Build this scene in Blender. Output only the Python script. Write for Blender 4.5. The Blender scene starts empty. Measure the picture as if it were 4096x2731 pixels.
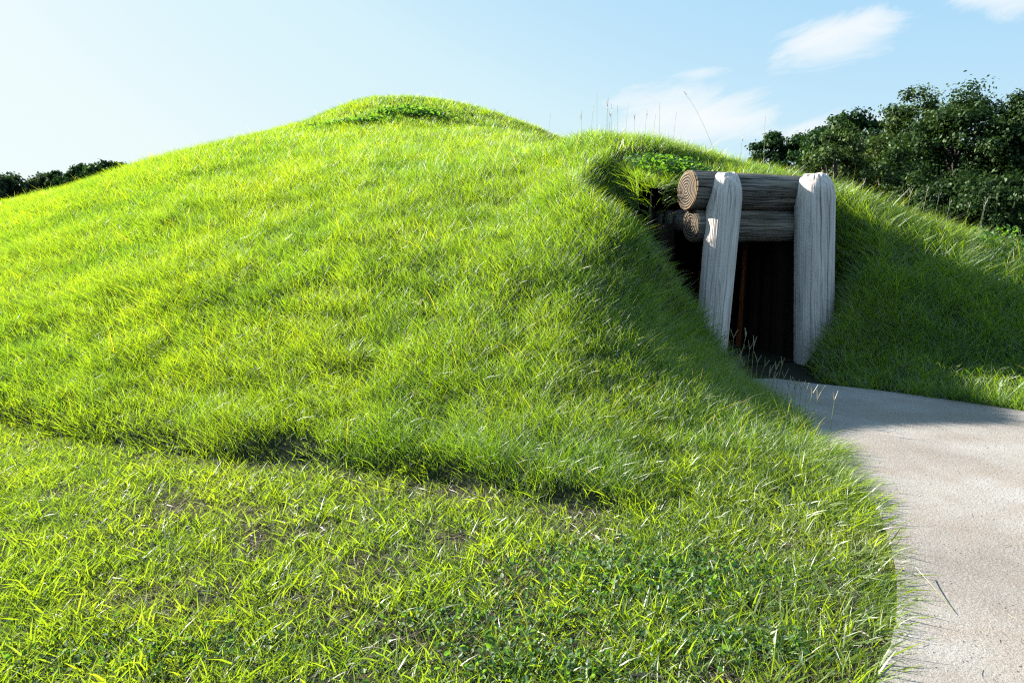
import bpy, bmesh, math, random
import numpy as np
from mathutils import Vector, Matrix

# ---------------------------------------------------------------- camera, sky, sun, exposure
scene = bpy.context.scene
COL = scene.collection
cam_d = bpy.data.cameras.new("camera"); cam = bpy.data.objects.new("camera", cam_d); COL.objects.link(cam)
cam.location = (0, 0, 1.6); cam.rotation_euler = (math.radians(90 - 8.9), 0, 0)
cam_d.lens = 26; cam_d.sensor_width = 36; cam_d.clip_start = 0.05; cam_d.clip_end = 4000
scene.camera = cam

SUN_AZ = math.radians(-59)      # from straight ahead, negative is to the left
SUN_EL = math.radians(26.5)
SUN_DIR = Vector((math.cos(SUN_EL) * math.sin(SUN_AZ), math.cos(SUN_EL) * math.cos(SUN_AZ), math.sin(SUN_EL)))
sun_d = bpy.data.lights.new("sun", 'SUN'); sun = bpy.data.objects.new("sun", sun_d); COL.objects.link(sun)
sun_d.energy = 5.0; sun_d.angle = math.radians(0.5); sun_d.color = (1.0, 0.95, 0.86)
sun.rotation_euler = SUN_DIR.to_track_quat('Z', 'Y').to_euler(); sun.location = (-20, 8, 14)

scene.view_settings.view_transform = 'Standard'; scene.view_settings.look = 'None'
scene.view_settings.exposure = 1.9; scene.view_settings.gamma = 1
scene.render.engine = 'CYCLES'
scene.cycles.use_denoising = False
scene.cycles.max_bounces = 6; scene.cycles.diffuse_bounces = 0; scene.cycles.glossy_bounces = 2
scene.cycles.transmission_bounces = 4; scene.cycles.transparent_max_bounces = 4
scene.cycles.filter_width = 1.25
scene.cycles.sample_clamp_indirect = 4

world = bpy.data.worlds.new("World"); scene.world = world; world.use_nodes = True
def N(nt, typ, **kw):
    n = nt.nodes.new(typ)
    for k, v in kw.items():
        if k.startswith('i_'):
            key = k[2:]; key = int(key) if key.isdigit() else key.replace('_', ' ')
            n.inputs[key].default_value = v
        else:
            setattr(n, k, v)
    return n
def M(nt, op, a, b=None, c=None, clamp=False):
    n = nt.nodes.new('ShaderNodeMath'); n.operation = op; n.use_clamp = clamp
    for i, q in enumerate((a, b, c)):
        if q is None: continue
        if isinstance(q, (int, float)): n.inputs[i].default_value = q
        else: nt.links.new(q, n.inputs[i])
    return n.outputs[0]
def ramp(nt, fac, stops, interp='LINEAR'):
    n = nt.nodes.new('ShaderNodeValToRGB'); r = n.color_ramp; r.interpolation = interp
    while len(r.elements) < len(stops): r.elements.new(0.5)
    for e, (p, c) in zip(r.elements, stops):
        e.position = p; e.color = (c, c, c, 1) if isinstance(c, (int, float)) else (*c, 1)
    if fac is not None: nt.links.new(fac, n.inputs[0])
    return n.outputs[0]
def mix(nt, fac, a, b, blend='MIX'):
    n = nt.nodes.new('ShaderNodeMix'); n.data_type = 'RGBA'; n.blend_type = blend
    for sock, q in ((n.inputs[0], fac), (n.inputs[6], a), (n.inputs[7], b)):
        if isinstance(q, (int, float)): sock.default_value = q
        elif isinstance(q, tuple): sock.default_value = (*q, 1)
        else: nt.links.new(q, sock)
    return n.outputs[2]

def build_sky():
    nt = world.node_tree; L = nt.links.new
    bg = nt.nodes['Background']; bg.inputs[1].default_value = 0.048
    sky = N(nt, 'ShaderNodeTexSky', sky_type='NISHITA'); sky.sun_disc = False
    sky.sun_elevation = SUN_EL; sky.sun_rotation = SUN_AZ
    sky.air_density = 1.0; sky.dust_density = 1.3; sky.ozone_density = 1.6; sky.altitude = 0
    tc = N(nt, 'ShaderNodeTexCoord'); sep = N(nt, 'ShaderNodeSeparateXYZ'); L(tc.outputs['Generated'], sep.inputs[0])
    hor = M(nt, 'SQRT', M(nt, 'ADD', M(nt, 'MULTIPLY', sep.outputs[0], sep.outputs[0]), M(nt, 'MULTIPLY', sep.outputs[1], sep.outputs[1])))
    az = M(nt, 'ARCTAN2', sep.outputs[0], sep.outputs[1]); el = M(nt, 'ARCTAN2', sep.outputs[2], hor)
    # high thin clouds: stretched noise, gathered in a few banks
    cmb = N(nt, 'ShaderNodeCombineXYZ'); L(M(nt, 'MULTIPLY', az, 3.2), cmb.inputs[0])
    L(M(nt, 'ADD', M(nt, 'MULTIPLY', el, 9.5), M(nt, 'MULTIPLY', az, -2.2)), cmb.inputs[1])
    n1 = N(nt, 'ShaderNodeTexNoise', i_Scale=2.6, i_Detail=9.0, i_Roughness=0.62, i_Distortion=0.7); L(cmb.outputs[0], n1.inputs['Vector'])
    total = None
    for (a0, e0, ra, re, tilt, amp) in CLOUD_BANKS:
        da = M(nt, 'SUBTRACT', az, a0); de = M(nt, 'SUBTRACT', M(nt, 'SUBTRACT', el, e0), M(nt, 'MULTIPLY', da, tilt))
        q = M(nt, 'ADD', M(nt, 'POWER', M(nt, 'DIVIDE', M(nt, 'ABSOLUTE', da), ra), 2.0), M(nt, 'POWER', M(nt, 'DIVIDE', M(nt, 'ABSOLUTE', de), re), 2.0))
        g = M(nt, 'MULTIPLY', M(nt, 'EXPONENT', M(nt, 'MULTIPLY', q, -1.0)), amp)
        total = g if total is None else M(nt, 'MAXIMUM', total, g)
    dens = M(nt, 'SUBTRACT', M(nt, 'ADD', total, M(nt, 'MULTIPLY', n1.outputs[0], 1.5)), 1.02, clamp=True)
    dens = ramp(nt, dens, [(0, 0), (.3, .6), (.7, .95)])
    bw = N(nt, 'ShaderNodeRGBToBW'); L(sky.outputs[0], bw.inputs[0])
    # the camera's soft shoulder towards white: paler where the sky is brighter
    tint = mix(nt, 1.0, ramp(nt, M(nt, 'DIVIDE', bw.outputs[0], 12.0), SKY_STOPS), (SKY_GAIN,) * 3, 'MULTIPLY')
    tint = mix(nt, .97, sky.outputs[0], tint)
    L(mix(nt, dens, tint, CLOUD_COL), bg.inputs[0])
SKY_STOPS = [(.08, (.34, .64, 1.0)), (.2, (.42, .73, 1.0)), (.38, (.70, .92, 1.0)), (.75, (.86, .98, 1.0))]; SKY_GAIN = 5.4; CLOUD_COL = (5.3, 5.5, 5.6)
CLOUD_BANKS = [  # azimuth, elevation, half widths, tilt, amount
(0.395, 0.218, .085, .026, .12, .95), (0.60, 0.268, .10, .045, .12, 1.05), (0.235, 0.135, .11, .034, .0, .88), (0.42, 0.11, .16, .025, .0, .7), (.24, .19, .05, .012, .1, .5)]
build_sky()

# ---------------------------------------------------------------- helpers
def tag(o, label=None, cat=None, group=None, kind=None):
    for k, v in (('label', label), ('category', cat), ('group', group), ('kind', kind)):
        if v: o[k] = v
    return o
def empty(name, loc=(0, 0, 0)):
    o = bpy.data.objects.new(name, None); o.empty_display_size = .2; COL.objects.link(o); o.location = loc
    return o
def mesh_np(name, verts, faces_by_size, mat, parent=None, attrs=None, smooth=False):
    """verts (n,3); faces_by_size = list of (m,k) index arrays"""
    me = bpy.data.meshes.new(name)
    verts = np.ascontiguousarray(verts, dtype=np.float32)
    me.vertices.add(len(verts)); me.vertices.foreach_set('co', verts.ravel())
    loops = np.concatenate([f.ravel() for f in faces_by_size]).astype(np.int32)
    sizes = np.concatenate([np.full(len(f), f.shape[1], np.int32) for f in faces_by_size])
    starts = np.concatenate([[0], np.cumsum(sizes)[:-1]]).astype(np.int32)
    me.loops.add(len(loops)); me.loops.foreach_set('vertex_index', loops)
    me.polygons.add(len(sizes)); me.polygons.foreach_set('loop_start', starts)
    me.update(calc_edges=True)
    me.polygons.foreach_set('use_smooth', np.full(len(sizes), smooth, bool))
    for k, v in (attrs or {}).items():
        a = me.attributes.new(k, 'FLOAT', 'POINT'); a.data.foreach_set('value', np.ascontiguousarray(v, np.float32))
    me.materials.append(mat)
    o = bpy.data.objects.new(name, me); COL.objects.link(o)
    if parent: o.parent = parent
    return o
def grid_faces(ni, nj, wrap=False):
    i = np.arange(ni - 1)[:, None]; j = np.arange(nj if wrap else nj - 1)[None, :]
    j2 = (j + 1) % nj
    return np.stack([i * nj + j, i * nj + j2, (i + 1) * nj + j2, (i + 1) * nj + j], -1).reshape(-1, 4)
def vnoise(x, y, scale, seed):
    r = np.random.default_rng(seed).random((64, 64))
    xs = np.asarray(x) / scale + 1000; ys = np.asarray(y) / scale + 1000
    i = np.floor(xs).astype(int); j = np.floor(ys).astype(int); fx = xs - i; fy = ys - j
    fx = fx * fx * (3 - 2 * fx); fy = fy * fy * (3 - 2 * fy)
    a = r[i % 64, j % 64]; b = r[(i + 1) % 64, j % 64]; c = r[i % 64, (j + 1) % 64]; d = r[(i + 1) % 64, (j + 1) % 64]
    return (a * (1 - fx) + b * fx) * (1 - fy) + (c * (1 - fx) + d * fx) * fy

# ---------------------------------------------------------------- materials
def new_mat(name):
    m = bpy.data.materials.new(name); m.use_nodes = True; nt = m.node_tree; nt.nodes.clear()
    return m, nt, nt.nodes.new('ShaderNodeOutputMaterial')
def attr(nt, name):
    return N(nt, 'ShaderNodeAttribute', attribute_name=name).outputs['Fac']
def leaf_mat(name, stops, trans=.45, tcol=(1.5, 1.9, .5), gloss=.12, rough=.38, patch=None, gcol=(1, 1, 1)):
    """thin leaf: reflects, lets light through, with a waxy sheen"""
    m, nt, out = new_mat(name); L = nt.links.new
    c = ramp(nt, attr(nt, 'rnd'), stops)
    if patch:
        geo = N(nt, 'ShaderNodeNewGeometry')
        n = N(nt, 'ShaderNodeTexNoise', i_Scale=patch[0], i_Detail=3.0); L(geo.outputs['Position'], n.inputs['Vector'])
        f = ramp(nt, n.outputs[0], [(.35, 0), (.7, 1)])
        c = mix(nt, M(nt, 'MULTIPLY', f, patch[1]), c, patch[2])
        n = N(nt, 'ShaderNodeTexNoise', i_Scale=patch[0] * 2.7, i_Detail=4.0, i_Roughness=.6); L(geo.outputs['Position'], n.inputs['Vector'])
        c = mix(nt, ramp(nt, n.outputs[0], [(.45, 0), (.68, .65)]), c, patch[3])
    d = N(nt, 'ShaderNodeBsdfDiffuse'); L(c, d.inputs[0])
    t = N(nt, 'ShaderNodeBsdfTranslucent'); L(mix(nt, 1.0, c, tcol, 'MULTIPLY'), t.inputs[0])
    s1 = N(nt, 'ShaderNodeMixShader', i_0=trans); L(d.outputs[0], s1.inputs[1]); L(t.outputs[0], s1.inputs[2])
    g = N(nt, 'ShaderNodeBsdfGlossy', i_Roughness=rough); g.inputs[0].default_value = (*gcol, 1)
    s2 = N(nt, 'ShaderNodeMixShader', i_0=gloss)
    L(s1.outputs[0], s2.inputs[1]); L(g.outputs[0], s2.inputs[2]); L(s2.outputs[0], out.inputs[0])
    return m
def bsdf(nt, out, rough=.9, spec=.2):
    b = N(nt, 'ShaderNodeBsdfPrincipled', i_Roughness=rough); b.inputs['Specular IOR Level'].default_value = spec
    nt.links.new(b.outputs[0], out.inputs[0])
    return b
def bump(nt, b, h, strength, dist):
    n = N(nt, 'ShaderNodeBump', i_Strength=strength, i_Distance=dist); nt.links.new(h, n.inputs['Height']); nt.links.new(n.outputs[0], b.inputs['Normal'])

def soil_mat(name, a, b_, c_):
    m, nt, out = new_mat(name); L = nt.links.new; b = bsdf(nt, out)
    geo = N(nt, 'ShaderNodeNewGeometry')
    n1 = N(nt, 'ShaderNodeTexNoise', i_Scale=1.4, i_Detail=5.0); L(geo.outputs['Position'], n1.inputs['Vector'])
    n2 = N(nt, 'ShaderNodeTexNoise', i_Scale=55.0, i_Detail=6.0, i_Roughness=.7); L(geo.outputs['Position'], n2.inputs['Vector'])
    c = ramp(nt, n2.outputs[0], [(.3, a), (.55, b_), (.75, c_)])
    L(mix(nt, ramp(nt, n1.outputs[0], [(.4, 0), (.65, .5)]), c, a), b.inputs['Base Color'])
    bump(nt, b, n2.outputs[0], .8, .02)
    return m
MAT_MOUND = soil_mat('mound_thatch', (.010, .014, .005), (.02, .030, .008), (.035, .045, .014))
MAT_LAWN = soil_mat('lawn_soil', (.014, .015, .008), (.035, .032, .018), (.075, .062, .04))

def concrete():
    m, nt, out = new_mat('concrete'); L = nt.links.new; b = bsdf(nt, out, .85, .25)
    geo = N(nt, 'ShaderNodeNewGeometry'); P = geo.outputs['Position']
    def noise(s, d=4.0, r=.6):
        n = N(nt, 'ShaderNodeTexNoise', i_Scale=s, i_Detail=d, i_Roughness=r); L(P, n.inputs['Vector']); return n.outputs[0]
    base = ramp(nt, noise(1.1, 6), [(.3, (.19, .165, .142)), (.5, (.26, .232, .205)), (.72, (.33, .31, .285))])
    base = mix(nt, ramp(nt, noise(2.1, 6, .68), [(.48, 0), (.66, .75)]), base, (.235, .19, .15))
    base = mix(nt, ramp(nt, noise(.7, 6, .7), [(.55, 0), (.72, .5)]), base, (.165, .14, .12))
    base = mix(nt, ramp(nt, noise(70, 4, .75), [(.34, .55), (.48, 0)]), base, (.10, .09, .083))
    base = mix(nt, ramp(nt, noise(120, 3, .7), [(.52, 0), (.70, .45)]), base, (.46, .445, .42))
    v = N(nt, 'ShaderNodeTexVoronoi', i_Scale=34.0); L(P, v.inputs['Vector'])
    spot = M(nt, 'MULTIPLY', ramp(nt, v.outputs['Distance'], [(.10, 1), (.22, 0)]), ramp(nt, noise(9, 3), [(.5, 0), (.6, .85)]))
    base = mix(nt, spot, base, (.07, .06, .055))
    L(base, b.inputs['Base Color'])
    bump(nt, b, M(nt, 'ADD', M(nt, 'ADD', noise(70, 4, .75), M(nt, 'MULTIPLY', noise(6), .6)), M(nt, 'MULTIPLY', spot, -.6)), .55, .012)
    return m
MAT_CONCRETE = concrete()

def wood(name, dark, mid, light, fibre=34.0, rough=.85, stain=None, bstr=.7, lines=.5):
    """weathered timber, grain along the object's own Z"""
    m, nt, out = new_mat(name); L = nt.links.new; b = bsdf(nt, out, rough, .2)
    tc = N(nt, 'ShaderNodeTexCoord')
    def noise(sx, sz, d=5.0, r=.6, dist=0.0):
        mp = N(nt, 'ShaderNodeMapping'); mp.inputs['Scale'].default_value = (sx, sx, sz); L(tc.outputs['Object'], mp.inputs[0])
        n = N(nt, 'ShaderNodeTexNoise', i_Scale=1.0, i_Detail=d, i_Roughness=r, i_Distortion=dist); L(mp.outputs[0], n.inputs['Vector']); return n.outputs[0]
    f1 = noise(fibre, 1.3, 6, .65, .3); f2 = noise(fibre * 2.6, 3.0, 4, .7); f3 = noise(5, 2.2, 4)
    c = ramp(nt, f1, [(.30, dark), (.47, mid), (.68, light)])
    c = mix(nt, ramp(nt, f2, [(.34, .32), (.48, 0)]), c, dark)
    c = mix(nt, ramp(nt, f3, [(.42, 0), (.7, .55)]), c, stain or mid)
    f4 = noise(fibre * .75, .55, 3, .5, .6)
    fissure = M(nt, 'MULTIPLY', ramp(nt, f4, [(.455, 0), (.485, 1), (.50, 1), (.53, 0)]), ramp(nt, noise(9, 1.6, 3), [(.42, 0), (.55, lines)]))
    c = mix(nt, fissure, c, (dark[0] * .25, dark[1] * .25, dark[2] * .25))
    crack = N(nt, 'ShaderNodeAttribute', attribute_name='crack').outputs['Fac']
    c = mix(nt, M(nt, 'MULTIPLY', crack, .92, clamp=True), c, (dark[0] * .12, dark[1] * .12, dark[2] * .12))
    L(c, b.inputs['Base Color'])
    bump(nt, b, M(nt, 'ADD', M(nt, 'ADD', M(nt, 'MULTIPLY', f1, .35), M(nt, 'MULTIPLY', f2, .7)), M(nt, 'MULTIPLY', fissure, -.8)), bstr, .006)
    return m
MAT_POST = wood('weathered_grey_wood', (.33, .27, .235), (.66, .57, .51), (.80, .71, .65), stain=(.55, .45, .39), lines=.5, bstr=.45)
MAT_LOG = wood('dark_weathered_wood', (.05, .042, .036), (.17, .145, .125), (.36, .31, .27), fibre=26, stain=(.20, .135, .075), lines=.8)
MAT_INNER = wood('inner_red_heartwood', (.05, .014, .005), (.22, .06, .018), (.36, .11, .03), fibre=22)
MAT_PASSAGE_SHADE = wood('passage_shaded_wood', (.006, .004, .003), (.018, .009, .006), (.04, .018, .010), fibre=22)  # near-black timber: the darkness of the passage is put into its colour

def cut_end():
    m, nt, out = new_mat('sawn_end_grain'); L = nt.links.new; b = bsdf(nt, out, .8, .2)
    tc = N(nt, 'ShaderNodeTexCoord'); sep = N(nt, 'ShaderNodeSeparateXYZ'); L(tc.outputs['Object'], sep.inputs[0])
    n = N(nt, 'ShaderNodeTexNoise', i_Scale=7.0, i_Detail=3.0); L(tc.outputs['Object'], n.inputs['Vector'])
    n2 = N(nt, 'ShaderNodeTexNoise', i_Scale=80.0, i_Detail=4.0); L(tc.outputs['Object'], n2.inputs['Vector'])
    x = M(nt, 'ADD', sep.outputs[0], .015); y = sep.outputs[1]
    r = M(nt, 'SQRT', M(nt, 'ADD', M(nt, 'MULTIPLY', x, x), M(nt, 'MULTIPLY', M(nt, 'MULTIPLY', y, y), .9)))
    r = M(nt, 'ADD', r, M(nt, 'MULTIPLY', n.outputs[0], .03))
    w = M(nt, 'SINE', M(nt, 'MULTIPLY', r, 2 * math.pi / .030))
    ang = M(nt, 'ARCTAN2', y, x)
    na = N(nt, 'ShaderNodeTexNoise', i_Scale=9.0, i_Detail=3.0, noise_dimensions='1D'); L(ang, na.inputs['W'])
    c = ramp(nt, w, [(.0, (.03, .022, .016)), (.35, (.07, .053, .038)), (.7, (.22, .18, .13))])
    c = mix(nt, ramp(nt, na.outputs[0], [(.3, .85), (.4, 0)]), c, (.035, .027, .02))
    c = mix(nt, ramp(nt, n2.outputs[0], [(.4, .5), (.6, 0)]), c, (.12, .09, .06))
    c = mix(nt, ramp(nt, r, [(.165, 0), (.20, .85)]), c, (.15, .10, .055))
    L(c, b.inputs['Base Color']); bump(nt, b, M(nt, 'ADD', w, M(nt, 'MULTIPLY', n2.outputs[0], .8)), .8, .008)
    return m
MAT_CUT = cut_end()

MAT_BARK = wood('tree_bark', (.03, .026, .02), (.08, .07, .055), (.15, .135, .11), fibre=9)
G_STOPS = [(0, (.018, .052, .008)), (.3, (.040, .105, .012)), (.65, (.085, .160, .016)), (.93, (.125, .185, .022)), (.98, (.20, .20, .06)), (1, (.30, .26, .12))]
MAT_GRASS = leaf_mat('long_grass_blade', G_STOPS, .55, (4.4, 3.6, .45), .075, .48, (0.5, .5, (.12, .18, .015), (.035, .085, .014)))
MAT_MOWN = leaf_mat('mown_grass_blade', [(0, (.02, .06, .010)), (.4, (.052, .115, .014)), (.78, (.100, .165, .022)), (.91, (.13, .195, .028)), (.94, (.24, .21, .10)), (1, (.36, .31, .19))], .5, (3.9, 3.3, .5), .05, .48, (0.9, .35, (.13, .165, .03), (.04, .085, .016)))
MAT_THATCH = leaf_mat('dry_thatch', [(0, (.09, .07, .045)), (.5, (.20, .16, .10)), (1, (.38, .32, .22))], .2, (1.2, 1.2, 1), .1, .5)
MAT_WEED = leaf_mat('broad_weed_leaf', [(0, (.03, .075, .02)), (.6, (.055, .12, .03)), (1, (.10, .17, .06))], .45, (3.0, 3.2, .7), .02, .5)
MAT_STALK = leaf_mat('seed_stalk', [(0, (.16, .20, .05)), (1, (.34, .33, .14))], .35, (1.8, 1.8, .8), .1, .4)
MAT_SEED = leaf_mat('seed_head', [(0, (.14, .13, .06)), (1, (.34, .29, .15))], .3, (1.4, 1.3, .8), .1, .5)

# ---------------------------------------------------------------- terrain
F_PX = 26.0 / 36.0 * 1024.0
PITCH = math.radians(8.9)
CAM_Z = 1.6

def ray(X, Y):
    u = (X * 1024 / 2352 - 512) / F_PX
    v = (Y * 1024 / 2352 - 341) / F_PX
    return u, math.cos(PITCH) - v * math.sin(PITCH), -math.sin(PITCH) - v * math.cos(PITCH)

def at(X, Y, depth):
    r = ray(X, Y)
    s = depth / r[1]
    return (r[0] * s, depth, CAM_Z + r[2] * s)

def gr(X, Y, z=0.0):
    r = ray(X, Y)
    s = (z - CAM_Z) / r[2]
    return (r[0] * s, r[1] * s, z)

def col(X, depth, z):
    """ground point in the vertical plane through a picture column"""
    u = (X * 1024 / 2352 - 512) / F_PX
    s = depth / (math.cos(PITCH))
    return (u * s, depth, z)

def smooth(a, b, x):
    t = np.clip((x - a) / (b - a), 0, 1)
    return t * t * (3 - 2 * t)

PL = np.array([2.23, 8.17])                      # foot of the left door post
PR = np.array([3.50, 8.58])                      # foot of the right door post
DU = (PR - PL) / np.linalg.norm(PR - PL)         # along the door, left to right
DV = np.array([-DU[1], DU[0]])                   # into the mound
DM = (PL + PR) / 2

PATH_LEFT = [gr(1980, 1640), gr(2022, 1568), gr(2052, 1460), gr(2060, 1380), gr(2050, 1280), gr(2010, 1165),
             gr(1945, 1085), gr(1850, 985), gr(1770, 925), gr(1690, 868)]
def curve(pts, n=6):
    pts = [np.array(p[:2]) for p in pts]; P = [2 * pts[0] - pts[1]] + pts + [2 * pts[-1] - pts[-2]]; out = []
    for i in range(1, len(P) - 2):
        for k in range(n):
            t = k / n
            q = .5 * (2 * P[i] + (P[i + 1] - P[i - 1]) * t + (2 * P[i - 1] - 5 * P[i] + 4 * P[i + 1] - P[i + 2]) * t * t + (3 * P[i] - P[i - 1] - 3 * P[i + 1] + P[i + 2]) * t ** 3)
            out.append((q[0], q[1], 0.0))
    return out + [(pts[-1][0], pts[-1][1], 0.0)]
PATH_LEFT = curve(PATH_LEFT)
PATH_FAR = [gr(1880, 878), gr(2000, 900), gr(2100, 913), gr(2200, 927), gr(2352, 950), gr(2600, 990)]

TOE = np.array(sorted([gr(X, Y)[:2] for X, Y in [(-700, 890), (-500, 908), (-250, 945), (0, 985), (200, 1018), (400, 1050), (600, 1068), (800, 1084), (1000, 1112), (1200, 1148), (1400, 1185), (1560, 1225)]]))
CTRL = []
A = CTRL.append
for X, Y in [(-500, 900), (-250, 945), (0, 985), (200, 1020), (400, 1055), (600, 1070), (800, 1085), (1000, 1120),
             (1200, 1165), (1400, 1215), (1550, 1250), (1700, 1260), (1900, 1260)]:
    A(gr(X, Y))
for X, Y in [(0, 1200), (600, 1300), (1200, 1400), (1800, 1450), (-400, 1100), (300, 1500), (1000, 1560)]:
    A(gr(X, Y))
for q in PATH_LEFT[24::6]: A(q)
for q in PATH_FAR: A(q)
for q in [(6, 3, 0), (8, 5, 0), (10, 3, 0), (5, 5, 0), (3.2, 6.6, 0), (2.9, 7.6, 0), (2, 1, 0), (-3, 1, 0), (-6, 2.5, 0)]: A(q)
# column by column up the slope
for X, prof in {
    1400: [(6, .62), (7.2, 1.25), (8, 1.7), (9.5, 2.42), (13.0, 2.78), (16, 2.6)],
    1250: [(6, .5), (8, 1.4), (9, 1.92), (10, 2.26), (12, 2.62), (15, 3.08), (17, 3.45)],
    1100: [(6, .55), (8, 1.35), (10, 2.2), (12, 2.62), (15, 3.28), (17.5, 3.85)],
    800: [(6, .42), (8, 1.22), (10, 1.95), (12, 2.52), (14, 3.02), (16, 3.5), (18, 4.05)],
    500: [(6.3, .40), (8, 1.0), (10, 1.72), (12, 2.3), (15, 3.05)],
    200: [(7, .5), (9, 1.12), (12, 1.85), (15, 2.3)],
    -100: [(8, .5), (11, 1.05), (14, 1.5)],
    -500: [(8, .2), (11, .55), (14, .85)],
}.items():
    for d, z in prof: A(col(X, d, z))
# skyline and the fall behind it
for X, Y, d in [(-300, 520, 17), (0, 452, 18), (150, 412, 18.5), (300, 382, 19), (450, 347, 19.3), (600, 304, 19.6),
                (700, 268, 19.8), (800, 234, 20), (870, 219, 20), (960, 215, 20), (1050, 229, 20), (1150, 259, 19.5), (1230, 285, 19)]:
    p = at(X, Y, d); p = (p[0], p[1], p[2] - (.30 if X < 100 else .46 if X < 460 else .24 if X < 800 else .12)); A(p)
    A((p[0] * 1.15, p[1] + 3.2, p[2] - .55)); A((p[0] * 1.4, p[1] + 9, max(p[2] - 3.2, 0)))
for X, Y, d in [(1350, 290, 11), (1450, 294, 10.8), (1550, 309, 10.6), (1650, 334, 10.4), (1720, 354, 10.3), (1830, 388, 10.2),
                (1900, 416, 10.2)]:
    p = at(X, Y, d); p = (p[0], p[1], p[2] - (.2 if X > 1400 else .13)); A(p)
    A((p[0] * 1.3, p[1] + 3.0, p[2] - .12 - (X - 1350) / 900))
for X, Y, d in [(1960, 438, 10), (2000, 457, 9.8), (2100, 490, 9.45), (2200, 522, 9.15), (2352, 563, 8.8), (2600, 640, 8.3)]:
    p = at(X, Y, d); p = (p[0], p[1], p[2] - .17); A(p)
    A((p[0] + .9, p[1] + 2.2, max(p[2] - .9, .1))); A((p[0] + 2.2, p[1] + 5, 0))
# left shoulder beside the door
for X, Y, d in [(1600, 800, 7.2), (1540, 700, 7.3), (1470, 597, 7.3), (1415, 512, 7.45), (1480, 505, 7.7), (1480, 440, 8.0), (1440, 380, 8.9), (1530, 360, 9.4)]:
    A(at(X, Y, d))
for x, y, z in [(6, 17, 1.2), (9, 15, 0), (10, 22, 0), (4, 24, 1.2), (5, 30, 0), (-4, 32, 0), (-14, 30, 0), (-22, 24, 0), (-24, 16, 0),
                (-20, 10, 0), (-14, 6.5, 0), (-9, 5, 0), (12, 10, 0), (14, 5, 0), (16, 18, 0), (14, 30, 0), (-25, 32, 0)]:
    A((x, y, z))
CTRL = np.array(CTRL)

def _tps(r2):
    return np.where(r2 > 1e-12, 0.5 * r2 * np.log(np.maximum(r2, 1e-12)), 0.0)

def _fit(c):
    n = len(c)
    d2 = ((c[:, None, :2] - c[None, :, :2]) ** 2).sum(-1)
    K = _tps(d2) + np.eye(n) * 0.25
    Pm = np.c_[np.ones(n), c[:, :2]]
    M = np.zeros((n + 3, n + 3)); M[:n, :n] = K; M[:n, n:] = Pm; M[n:, :n] = Pm.T
    return np.linalg.solve(M, np.r_[c[:, 2], 0, 0, 0])

_W = _fit(CTRL)

def seg_dist(x, y, pts):
    """distance to a polyline"""
    best = np.full(x.shape, 1e9)
    for (ax, ay), (bx, by) in zip(pts[:-1], pts[1:]):
        dx, dy = bx - ax, by - ay
        t = np.clip(((x - ax) * dx + (y - ay) * dy) / (dx * dx + dy * dy), 0, 1)
        best = np.minimum(best, np.hypot(x - ax - t * dx, y - ay - t * dy))
    return best

def in_poly(x, y, pts):
    ins = np.zeros(x.shape, bool)
    n = len(pts)
    for i in range(n):
        ax, ay = pts[i]; bx, by = pts[(i + 1) % n]
        c = ((ay > y) != (by > y)) & (x < (bx - ax) * (y - ay) / (by - ay + 1e-12) + ax)
        ins ^= c
    return ins

_doorL = DM - DU * .80 + DV * .12
_doorR = DM + DU * .66 + DV * .12
PATH_POLY = [(1.2, -8.0), (1.55, 1.0)] + [p[:2] for p in PATH_LEFT] + [tuple(_doorL), tuple(_doorR)] + [p[:2] for p in PATH_FAR] + [(9.5, 4.9), (14, 3.5), (14, -8)]


PATH_MESH = [(1.2, -8.0), (1.55, 1.0)] + [p[:2] for p in PATH_LEFT[:-3]] + [gr(1715, 876)[:2], gr(1780, 874)[:2], gr(1850, 884)[:2]] + [p[:2] for p in PATH_FAR[1:]] + [(9.5, 4.9), (14, 3.5), (14, -8)]

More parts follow.
